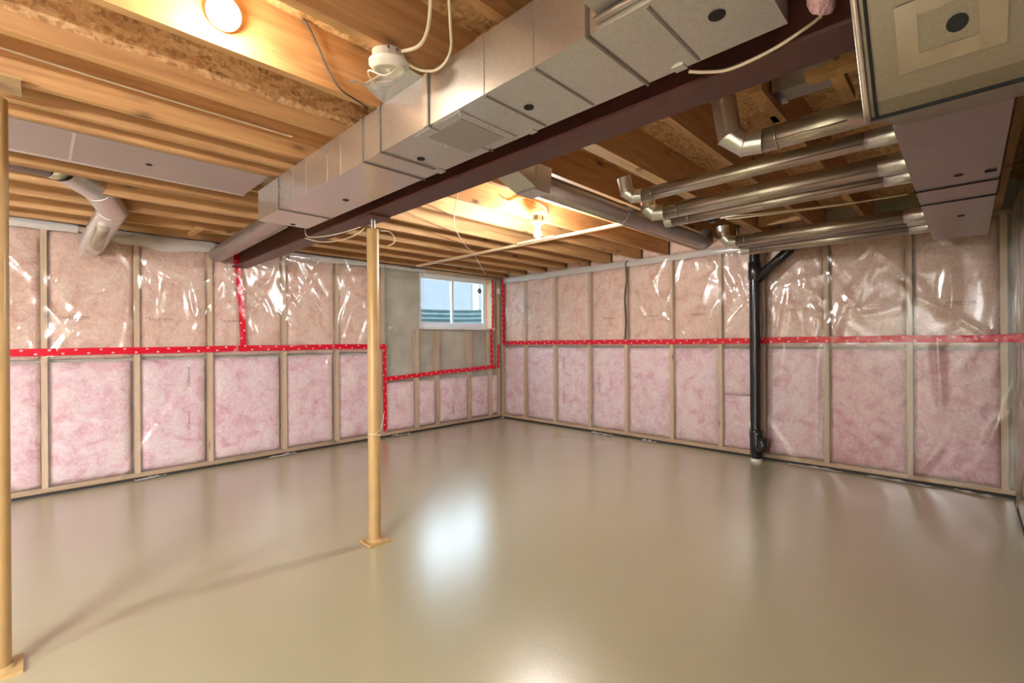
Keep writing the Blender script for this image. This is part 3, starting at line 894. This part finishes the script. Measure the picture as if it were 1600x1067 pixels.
# left elbow going down into the window wall
el = thing('elbow_pipe', (0.3, 4.9, 2.1), 'bent galvanized pipe dropping into the top of the window wall', 'duct pipe')
part('straight_run', MB().tube([(-2.6, 4.20, 2.448), (0.06, 4.20, 2.448)], 0.078, 18), 'pipe_dark', el)
part('crimped_collar', MB().tube([(0.06, 4.20, 2.448), (0.15, 4.235, 2.438)], 0.082, 18), 'pipe', el)
gores([(0.12, 4.21, 2.444), (0.30, 4.42, 2.40), (0.41, 4.72, 2.335), (0.34, 5.56, 2.175)], 0.092, 'elbow_gore', 'duct', el)
part('oval_patch', MB().tube([(0.365, 4.86, 2.222), (0.352, 5.30, 2.138)], [0.045, 0.05], 16, flat=0.9), 'pipe', el)

# ------------------------------------------------------------------ plenum and trunk at the right
pl = thing('plenum', (1.4, 0.0, 1.84), 'curved sheet metal plenum with a taped access patch, before the trunk duct', 'plenum')
prof = [(0.98, 2.34), (1.06, 2.25), (1.14, 2.155), (1.215, 2.065), (1.29, 1.985), (1.36, 1.91), (1.405, 1.862), (1.435, 1.838), (2.16, 2.055), (2.16, 2.07), (1.62, 2.09), (1.44, 2.09), (1.44, 2.34)]
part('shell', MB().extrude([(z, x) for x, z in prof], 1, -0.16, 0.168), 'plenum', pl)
sm = MB().tube([(x - 0.005, 0.172, z - 0.004) for x, z in prof[:8]], 0.007, 8)
part('standing_seam', sm, 'pipe', pl)
part('edge_seam', MB().tube([(x - 0.004, 0.155, z - 0.003) for x, z in prof[:8]], 0.0035, 6), 'hole', pl)
part('lower_seam', MB().tube([(1.437, -0.16, 1.836), (1.437, 0.17, 1.836)], 0.005, 8), 'hole', pl)
def face_pt(t, y, off):
    """point on the sloping plenum face; t = 0 at its lower edge (1.435, 1.838), 1 m up along the slope"""
    dx, dz = (1.215 - 1.405), (2.065 - 1.862)
    l = math.hypot(dx, dz)
    return Vector((1.405 + dx / l * t - dz / l * off, y, 1.862 + dz / l * t + dx / l * off))
def patch(t0, t1, y0, y1, off, mat, name, parent):
    return part(name, MB()._add([face_pt(t0, y0, off), face_pt(t1, y0, off), face_pt(t1, y1, off), face_pt(t0, y1, off),
                                 face_pt(t0, y0, off - 0.001), face_pt(t1, y0, off - 0.001), face_pt(t1, y1, off - 0.001), face_pt(t0, y1, off - 0.001)],
                                [(3, 2, 1, 0), (4, 5, 6, 7), (0, 1, 5, 4), (1, 2, 6, 5), (2, 3, 7, 6), (3, 0, 4, 7)]), mat, parent)
pt = patch(0.075, 0.17, -0.028, 0.078, 0.004, 'plenum', 'cover_plate', pl)
patch(0.050, 0.082, -0.055, 0.105, 0.006, 'foil', 'tape_piece', pt)
patch(0.160, 0.190, -0.055, 0.105, 0.006, 'foil', 'tape_piece', pt)
patch(0.050, 0.190, 0.072, 0.108, 0.0075, 'foil', 'tape_piece', pt)
patch(0.050, 0.190, -0.060, -0.020, 0.0075, 'foil', 'tape_piece', pt)
hp = face_pt(0.118, 0.012, 0.006)
part('test_hole', MB().lathe([(0, 0.0), (0.017, 0.0), (0.017, 0.002), (0, 0.002)], hp, (-0.73, 0, -0.683), 20, False), 'hole', pt)

tk = thing('trunk_duct', (3.5, 0.04, 2.068), 'wide rectangular trunk duct hung along the wall at the right', 'duct')
tcuts = [2.19, 3.25, 3.60, 4.97]
for a, b in zip(tcuts[:-1], tcuts[1:]):
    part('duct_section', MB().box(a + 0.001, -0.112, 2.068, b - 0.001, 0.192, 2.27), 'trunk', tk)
for x in tcuts[1:-1]:
    part('seam_cleat', MB().box(x - 0.005, -0.116, 2.062, x + 0.005, 0.197, 2.274), 'hole', tk)
for (x, y) in ((3.05, 0.027), (4.08, 0.026)):
    part('test_hole', MB().lathe([(0, -0.002), (0.017, -0.002), (0.017, 0.002), (0, 0.002)], (x, y, 2.0665), seg=16, smooth=False), 'hole', tk)
part('hanger_strap', MB().box(3.06, -0.10, 2.060, 3.075, -0.06, 2.0675), 'hole', tk)

def branch(label, x, z, r, y_end, tail, mat='pipe', rings=(), boot=True, sx=0.0):
    t = thing('branch_pipe', (x, 0.8, z - r), label, 'duct pipe')
    if boot:
        part('takeoff_boot', MB().tube([(x + sx, 0.1985, z + 0.01), (x, 0.23, z), (x, 0.33, z)], [r * 1.25, r * 1.05, r * 1.02], 18), 'duct', t)
    part('pipe_run', MB().tube([(x, 0.30 if boot else 0.1985, z), (x, y_end, z)], r, 20), mat, t)
    part('pipe_seam', MB().tube([(x - r * 0.83, 0.34, z - r * 0.60), (x - r * 0.83, y_end - 0.02, z - r * 0.60)], 0.0045, 8), mat, t)
    for y in rings:
        part('joint_bead', MB().tube([(x, y - 0.004, z), (x, y + 0.004, z)], r * 1.025, 20), mat, t)
    pts = [(x, y_end - 0.01, z)] + [tuple(p) for p in tail]
    gores(pts, r * 1.03, 'elbow_gore', 'duct', t)
    return t
branch('round branch pipe nearest the plenum, its segmented elbow turning up beside the beam', 2.31, 2.20, 0.052, 0.67, [(2.30, 0.735, 2.205), (2.27, 0.79, 2.25), (2.25, 0.81, 2.42)], rings=(0.60,), boot=False)
branch('thin round branch pipe between the elbowed pipe and the paired pipes', 2.66, 2.205, 0.041, 1.46, [(2.65, 1.51, 2.21), (2.63, 1.545, 2.24), (2.61, 1.555, 2.33)], rings=(1.38,))
branch('thick round branch pipe, upper of the side-by-side pair reaching the cross pipe', 3.10, 2.20, 0.052, 1.53, [(3.09, 1.59, 2.205), (3.07, 1.63, 2.24), (3.06, 1.64, 2.34)], rings=(1.42, 0.9))
branch('round branch pipe tucked behind the thick pipe, ending short in a square cuff', 3.34, 2.195, 0.046, 1.58, [(3.34, 1.63, 2.197)], rings=(1.45, 0.95))
branch('round branch pipe above the drain pipe, ending in an elbow by the wall top', 4.45, 2.19, 0.050, 1.50, [(4.45, 1.56, 2.195), (4.43, 1.60, 2.24), (4.42, 1.61, 2.34)], rings=(1.42,))
branch('slim round pipe wedged between the two lowest branch pipes', 4.70, 2.195, 0.036, 1.56, [(4.70, 1.61, 2.20)], mat='pipe_dark')
branch('lowest round branch pipe running just over the top of the drain pipe', 4.88, 2.175, 0.050, 1.52, [(4.88, 1.59, 2.18)], rings=(1.42,))

# cross pipe along the joists
cp = thing('cross_pipe', (3.2, 1.79, 2.13), 'long dull grey round pipe running along the joists from the beam to the far wall', 'duct pipe')
part('pipe_run', MB().tube([(2.05, 1.78, 2.21), (4.40, 1.78, 2.21)], 0.066, 20), 'pipe_dark', cp)
part('end_cap', MB().tube([(4.40, 1.78, 2.21), (4.47, 1.78, 2.23), (4.49, 1.78, 2.33)], 0.064, 18), 'pipe_dark', cp)
for x in (2.95, 4.36):
    part('joint_bead', MB().tube([(x - 0.005, 1.78, 2.21), (x + 0.005, 1.78, 2.21)], 0.069, 20), 'pipe', cp)
part('pipe_seam', MB().tube([(2.05, 1.80, 2.145), (4.40, 1.80, 2.145)], 0.003, 6), 'pipe', cp)
part('boot', MB().extrude([(1.71, 2.14), (1.85, 2.14), (1.87, 2.28), (1.69, 2.28)], 0, 1.93, 2.06), 'duct', cp)
part('boot_neck', MB()._add([(1.93, 1.70, 2.15), (1.93, 1.86, 2.15), (1.93, 1.86, 2.28), (1.93, 1.70, 2.28), (1.76, 1.72, 2.23), (1.76, 1.88, 2.23), (1.76, 1.88, 2.34), (1.76, 1.72, 2.34)], [(0, 1, 2, 3), (7, 6, 5, 4), (0, 4, 5, 1), (1, 5, 6, 2), (2, 6, 7, 3), (3, 7, 4, 0)]), 'duct', cp)

# wide pale duct stub and boxy elbow up in the bays near the plenum
bs = thing('bay_duct', (2.34, 0.49, 2.38), 'pale duct stub tucked up between the joists beyond the beam', 'duct')
part('stub', MB().box(2.28, 0.385, 2.385, 2.40, 0.595, 2.50), 'duct_dull', bs)
part('stub_collar', MB().box(2.27, 0.58, 2.38, 2.41, 0.612, 2.505), 'duct', bs)
single('insulation_tuft', MB().grid(lambda u, v: Vector((1.40, 0.262, 2.195)) + Vector((0.05 * math.cos(u * 6.283) * math.sin(v * 3.1416) * (1 + 0.5 * noise.noise(Vector((u * 4, v * 4, 1)))), 0.035 * math.sin(u * 6.283) * math.sin(v * 3.1416) * (1 + 0.5 * noise.noise(Vector((u * 4, v * 4, 9)))), -0.07 * math.cos(v * 3.1416) * (1 + 0.2 * noise.noise(Vector((u * 5, v * 5, 3)))))), 20, 14), 'pink_shade', 'scrap of pink insulation hanging between the main duct and the plenum', 'insulation')

# ------------------------------------------------------------------ drain pipe
dp = thing('drain_pipe', (5.36, 1.62, 0), 'black plastic drain pipe standing on the floor against the far wall', 'drain pipe')
part('floor_collar', MB().lathe([(0.0, 0.03), (0.050, 0.03), (0.056, 0.02), (0.056, 0.0)], (5.36, 1.615, 0), seg=22), 'white', dp)
part('stack', MB().lathe([(0.054, 0.30), (0.054, 2.34)], (5.36, 1.62, 0), seg=24), 'abs', dp)
part('coupling', MB().lathe([(0.056, 0.03), (0.060, 0.05), (0.066, 0.28), (0.066, 0.33), (0.055, 0.335)], (5.36, 1.615, 0), seg=24), 'abs', dp)
part('cleanout_hub', MB().tube([(5.34, 1.61, 0.10), (5.33, 1.545, 0.16), (5.33, 1.535, 0.26)], [0.05, 0.05, 0.045], 18), 'abs', dp)
part('wye_hub', MB().lathe([(0.055, 1.93), (0.063, 1.94), (0.063, 2.11), (0.055, 2.12)], (5.36, 1.62, 0), seg=24), 'abs', dp)
part('wye_branch', MB().tube([(5.36, 1.60, 1.93), (5.37, 1.30, 2.20), (5.37, 1.24, 2.34)], 0.052, 20), 'abs', dp)
part('paper_tag', MB().box(5.30, 1.655, 0.36, 5.306, 1.675, 0.42), 'white', dp)
tp = thing('trap_pipe', (4.25, 1.66, 2.32), 'glossy black plumbing bend up between the joists by the cross pipe', 'plumbing')
part('bend', MB().tube(smooth_path([(4.10, 1.62, 2.50), (4.12, 1.63, 2.42), (4.22, 1.65, 2.375), (4.32, 1.63, 2.42), (4.33, 1.60, 2.53)]), 0.036, 16), 'abs', tp)
part('hub', MB().tube([(4.33, 1.60, 2.50), (4.33, 1.60, 2.56)], 0.046, 16), 'abs', tp)

# ------------------------------------------------------------------ lamps
def bulb_profile(s=1.0):
    return [(0.0, 0.0), (0.012, 0.002), (0.022, 0.008), (0.029, 0.020), (0.031, 0.032), (0.029, 0.045), (0.022, 0.060), (0.015, 0.075), (0.0135, 0.085)]

def lamp(name, p, axis, mat, label, box=True):
    """p = centre of the glowing bulb, axis = direction from the bulb to its holder"""
    ax = Vector(axis).normalized()
    c = Vector(p)
    t = thing(name, c + ax * 0.15, label, 'lamp')
    part('bulb', MB().lathe(bulb_profile(), c - ax * 0.032, ax, 24), mat, t)
    part('lampholder', MB().lathe([(0.018, 0.052), (0.024, 0.054), (0.026, 0.082), (0.052, 0.090), (0.056, 0.102), (0.054, 0.108), (0.0, 0.108)], c, ax, 28), 'porcelain', t)
    if box:
        part('junction_box', MB().lathe([(0.049, 0.108), (0.049, 0.150), (0.0, 0.150)], c, ax, 8, False), 'steel', t)
    return t
lamp('ceiling_lamp', (2.93, 2.565, 2.19), (0.04, 0.02, 1), 'bulb_cool', 'lit bulb in a white lampholder under the joists beyond the beam')
lamp('ceiling_lamp', (0.44, 1.765, 2.40), (0.2, 0.85, 0.5), 'bulb_warm', 'lit bulb fixed to the side of a joist left of the main duct', box=False)
def fill_light(x, y, along, lab):
    """added fill light out of view, built as a twin tube fitting under the joists; along = 0 lies along X, 1 along Y"""
    t = thing('fill_light', (x, y, 1.98), lab, 'lamp')
    d = Vector((1, 0, 0)) if along == 0 else Vector((0, 1, 0))
    q = Vector((0, 1, 0)) if along == 0 else Vector((1, 0, 0))
    c = Vector((x, y, 0))
    def pt(a, b, z):
        return c + d * a + q * b + Vector((0, 0, z))
    hb = MB()._add([pt(a, b, z) for a in (-0.62, 0.62) for b, z in ((-0.08, 1.98), (0.08, 1.98), (0.04, 2.04), (-0.04, 2.04))],
                   [(0, 1, 2, 3), (7, 6, 5, 4), (0, 4, 5, 1), (1, 5, 6, 2), (2, 6, 7, 3), (3, 7, 4, 0)])
    part('housing', hb, 'porcelain', t)
    for b in (-0.04, 0.04):
        part('tube', MB().tube([pt(-0.58, b, 1.955), pt(0.58, b, 1.955)], 0.014, 12), 'fill_tube', t)
        for e in (-0.592, 0.592):
            part('tube_socket', MB().bar(pt(e - 0.011, b, 1.958), pt(e + 0.011, b, 1.958), 0.034, 0.044), 'porcelain', t)
    for e in (-0.5, 0.5):
        part('hanger', MB().tube([pt(e, 0, 2.04), pt(e, 0, ZJ)], 0.004, 6), 'steel', t)
fill_light(-2.2, 0.45, 0, 'added twin tube fill light, out of view along the side wall')
fill_light(-3.95, 1.3, 0, 'added twin tube fill light, out of view by the rear wall')

# round plastic ceiling box with cables
cb = thing('ceiling_box', (0.90, 1.49, 2.29), 'round white plastic ceiling box with a blank cover under a joist', 'electrical box')
bax = Vector((0.10, 0.10, -1)).normalized()
bo = Vector((0.895, 1.495, 2.348))
part('box_body', MB().lathe([(0.0, 0.0), (0.058, 0.0), (0.058, 0.026), (0.066, 0.028), (0.068, 0.040)], bo, bax, 28), 'white', cb)
cv = part('cover', MB().lathe([(0.071, 0.032), (0.071, 0.046), (0.062, 0.050), (0.060, 0.060), (0.048, 0.063), (0.046, 0.058), (0.0, 0.058)], bo, bax, 28), 'white', cb)
part('cover_knob', MB().lathe([(0.012, 0.058), (0.010, 0.064), (0.0, 0.065)], bo, bax, 14), 'white', cv)
for k, (dx, dy) in enumerate(((-0.03, -0.05), (0.0, -0.058), (0.03, -0.05))):
    part('screw_hole', MB().lathe([(0.0, 0.001), (0.004, 0.001), (0.004, 0)], bo + Vector((dx, dy, -0.014)), (dx, dy, 0), 8), 'hole', cb)
part('poly_wrap', MB().grid(lambda u, v: Vector((0.86 + 0.17 * v, 1.56 + 0.20 * u + 0.01 * math.sin(v * 9), 2.344 - 0.10 * (1 - v) * (1 - u) - 0.012 * noise.noise(Vector((u * 4, v * 4, 2))))), 10, 10), 'poly_fold', cb)

# ------------------------------------------------------------------ cables
def cable(pts, r, mat, label, name='cable'):
    return single(name, MB().tube(smooth_path(pts, 7), r, 8), mat, label, 'cable')
cable([(0.74, 1.876, 2.58), (0.76, 1.87, 2.56), (0.80, 1.87, 2.49), (0.84, 1.872, 2.42), (0.89, 1.862, 2.352), (0.97, 1.872, 2.337), (1.04, 1.92, 2.345)], 0.004, 'cable_black', 'thin black cable hanging down the joist beside the ceiling box')
cable([(0.91, 1.43, 2.33), (0.93, 1.36, 2.325), (0.91, 1.28, 2.325), (0.86, 1.19, 2.335), (0.80, 1.10, 2.40), (0.78, 1.05, 2.5)], 0.0062, 'cable_white', 'thick cream cable curving from the ceiling box up into the bay')
cable([(0.92, 1.445, 2.33), (0.95, 1.45, 2.31), (1.0, 1.43, 2.298), (1.03, 1.37, 2.295), (1.01, 1.28, 2.31), (0.93, 1.18, 2.33), (0.86, 1.10, 2.40), (0.84, 1.06, 2.5)], 0.0052, 'cable_white', 'cream cable looping from the ceiling box past the main duct')
cable([(0.93, 1.44, 2.31), (0.90, 1.52, 2.278), (0.86, 1.57, 2.30), (0.90, 1.64, 2.32), (0.96, 1.70, 2.335)], 0.003, 'white', 'thin white wire drooping across the ceiling box cover')
cable([(1.43, 3.60, 2.20), (1.425, 3.56, 2.10), (1.43, 3.3, 2.055), (1.44, 3.0, 2.035), (1.46, 2.80, 2.04)], 0.0035, 'cable_white', 'cream cable stretched from the main duct end to the post top')
cable([(1.405, 3.55, 2.08), (1.42, 3.30, 2.015), (1.44, 3.05, 1.99), (1.46, 2.86, 2.0), (1.475, 2.77, 2.03)], 0.0035, 'cable_white', 'cream cable sagging below the beam to the post top')
cable([(1.56, 2.72, 2.02), (1.57, 2.63, 2.0), (1.57, 2.575, 1.96), (1.57, 2.57, 1.92), (1.565, 2.64, 1.91)], 0.0035, 'cable_white', 'small cream cable loop sticking out at the post top')
cable([(2.03, 2.50, 2.42), (2.05, 2.53, 2.34), (2.44, 3.06, 2.335), (2.73, 3.40, 2.335), (3.27, 3.90, 2.335), (3.72, 4.27, 2.335), (4.88, 5.36, 2.335)], 0.004, 'cable_white', 'cream cable running diagonally under the joists towards the window')
cable([(1.385, 0.60, 2.112), (1.41, 0.56, 2.104), (1.44, 0.50, 2.10), (1.44, 0.40, 2.105), (1.446, 0.33, 2.125), (1.475, 0.27, 2.17), (1.49, 0.20, 2.26)], 0.005, 'cable_white', 'cable slung between the main duct and the beam near the plenum')
cable([(5.46, 3.20, 2.345), (5.45, 3.23, 2.30), (5.455, 3.22, 2.10), (5.455, 3.25, 1.85), (5.455, 3.235, 1.56), (5.46, 3.25, 1.31)], 0.008, 'cable_black', 'black cable hanging down the far wall under the white fold')
cable([(4.20, 1.50, 2.345), (4.23, 1.37, 2.34), (4.33, 1.01, 2.34), (4.40, 0.64, 2.34), (4.42, 0.30, 2.34)], 0.006, 'cable_white', 'cream cable under the joists, straighter of the two by the trunk duct')
cable([(4.14, 1.52, 2.345), (4.08, 1.40, 2.33), (4.14, 1.22, 2.325), (4.28, 0.95, 2.335), (4.37, 0.62, 2.335), (4.40, 0.30, 2.335)], 0.006, 'cable_white', 'cream cable under the joists, bowed one of the two by the trunk duct')
cable([(2.62, 2.655, 2.44), (2.70, 2.657, 2.43), (2.88, 2.656, 2.50), (3.13, 2.655, 2.47), (3.15, 2.65, 2.40), (3.06, 2.61, 2.335), (2.98, 2.575, 2.335)], 0.004, 'cable_white', 'cream cable stapled to the joist above the ceiling lamp')
cable([(-0.6, 2.69, 2.47), (0.1, 2.695, 2.455), (0.6, 2.695, 2.45), (1.0, 2.695, 2.45)], 0.005, 'cable_white', 'grey cream cable running along a joist side left of the main duct')
ob = thing('outlet_box', (5.415, 5.63, 2.08), 'small electrical box with a cable in the room corner', 'electrical box')
part('box', MB().box(5.39, 5.60, 2.08, 5.44, 5.64, 2.17), 'white', ob)
part('riser', MB().tube([(5.415, 5.63, 2.08), (5.415, 5.632, 1.35)], 0.006, 8), 'cable_white', ob)

# torn offcuts of sheet along the foot of the walls
def scrap(p, l, w, ang, seed, label, mat='poly_fold'):
    c, s = math.cos(ang), math.sin(ang)
    def fn(u, v):
        a, b = (u - 0.5) * l, (v - 0.5) * w
        return (p[0] + a * c - b * s, p[1] + a * s + b * c, 0.004 + 0.018 * (0.5 + noise.noise(Vector((u * 5, v * 3, seed)))) )
    return single('plastic_scrap', MB().grid(fn, 12, 5), mat, label, 'plastic scrap', 'torn plastic scraps along the wall feet')
for i, (x, y, l, a, where) in enumerate((
        (0.75, 5.60, 0.25, 0.2, 'at the window wall foot under the bent pipe'),
        (1.95, 5.59, 0.30, 0.1, 'at the window wall foot in line with the beam'),
        (3.50, 5.59, 0.28, 0.0, 'at the wall foot beside the floor-length red tape'),
        (5.42, 5.56, 0.16, 0.6, 'tucked into the room corner below the window'),
        (5.42, 3.60, 0.35, 1.5, 'at the far wall foot beyond the hanging black cable'),
        (5.43, 2.90, 0.20, 1.4, 'at the far wall foot between the black cable and drain pipe'),
        (5.42, 1.10, 0.45, 1.6, 'at the far wall foot right next to the drain pipe'),
        (5.42, 0.45, 0.45, 1.5, 'at the far wall foot below the trunk duct'),
        (5.40, -0.05, 0.30, 1.2, 'in the corner below the trunk duct end'))):
    scrap((x, y), l, 0.05, a, i + 1, 'crumpled clear plastic scrap ' + where)
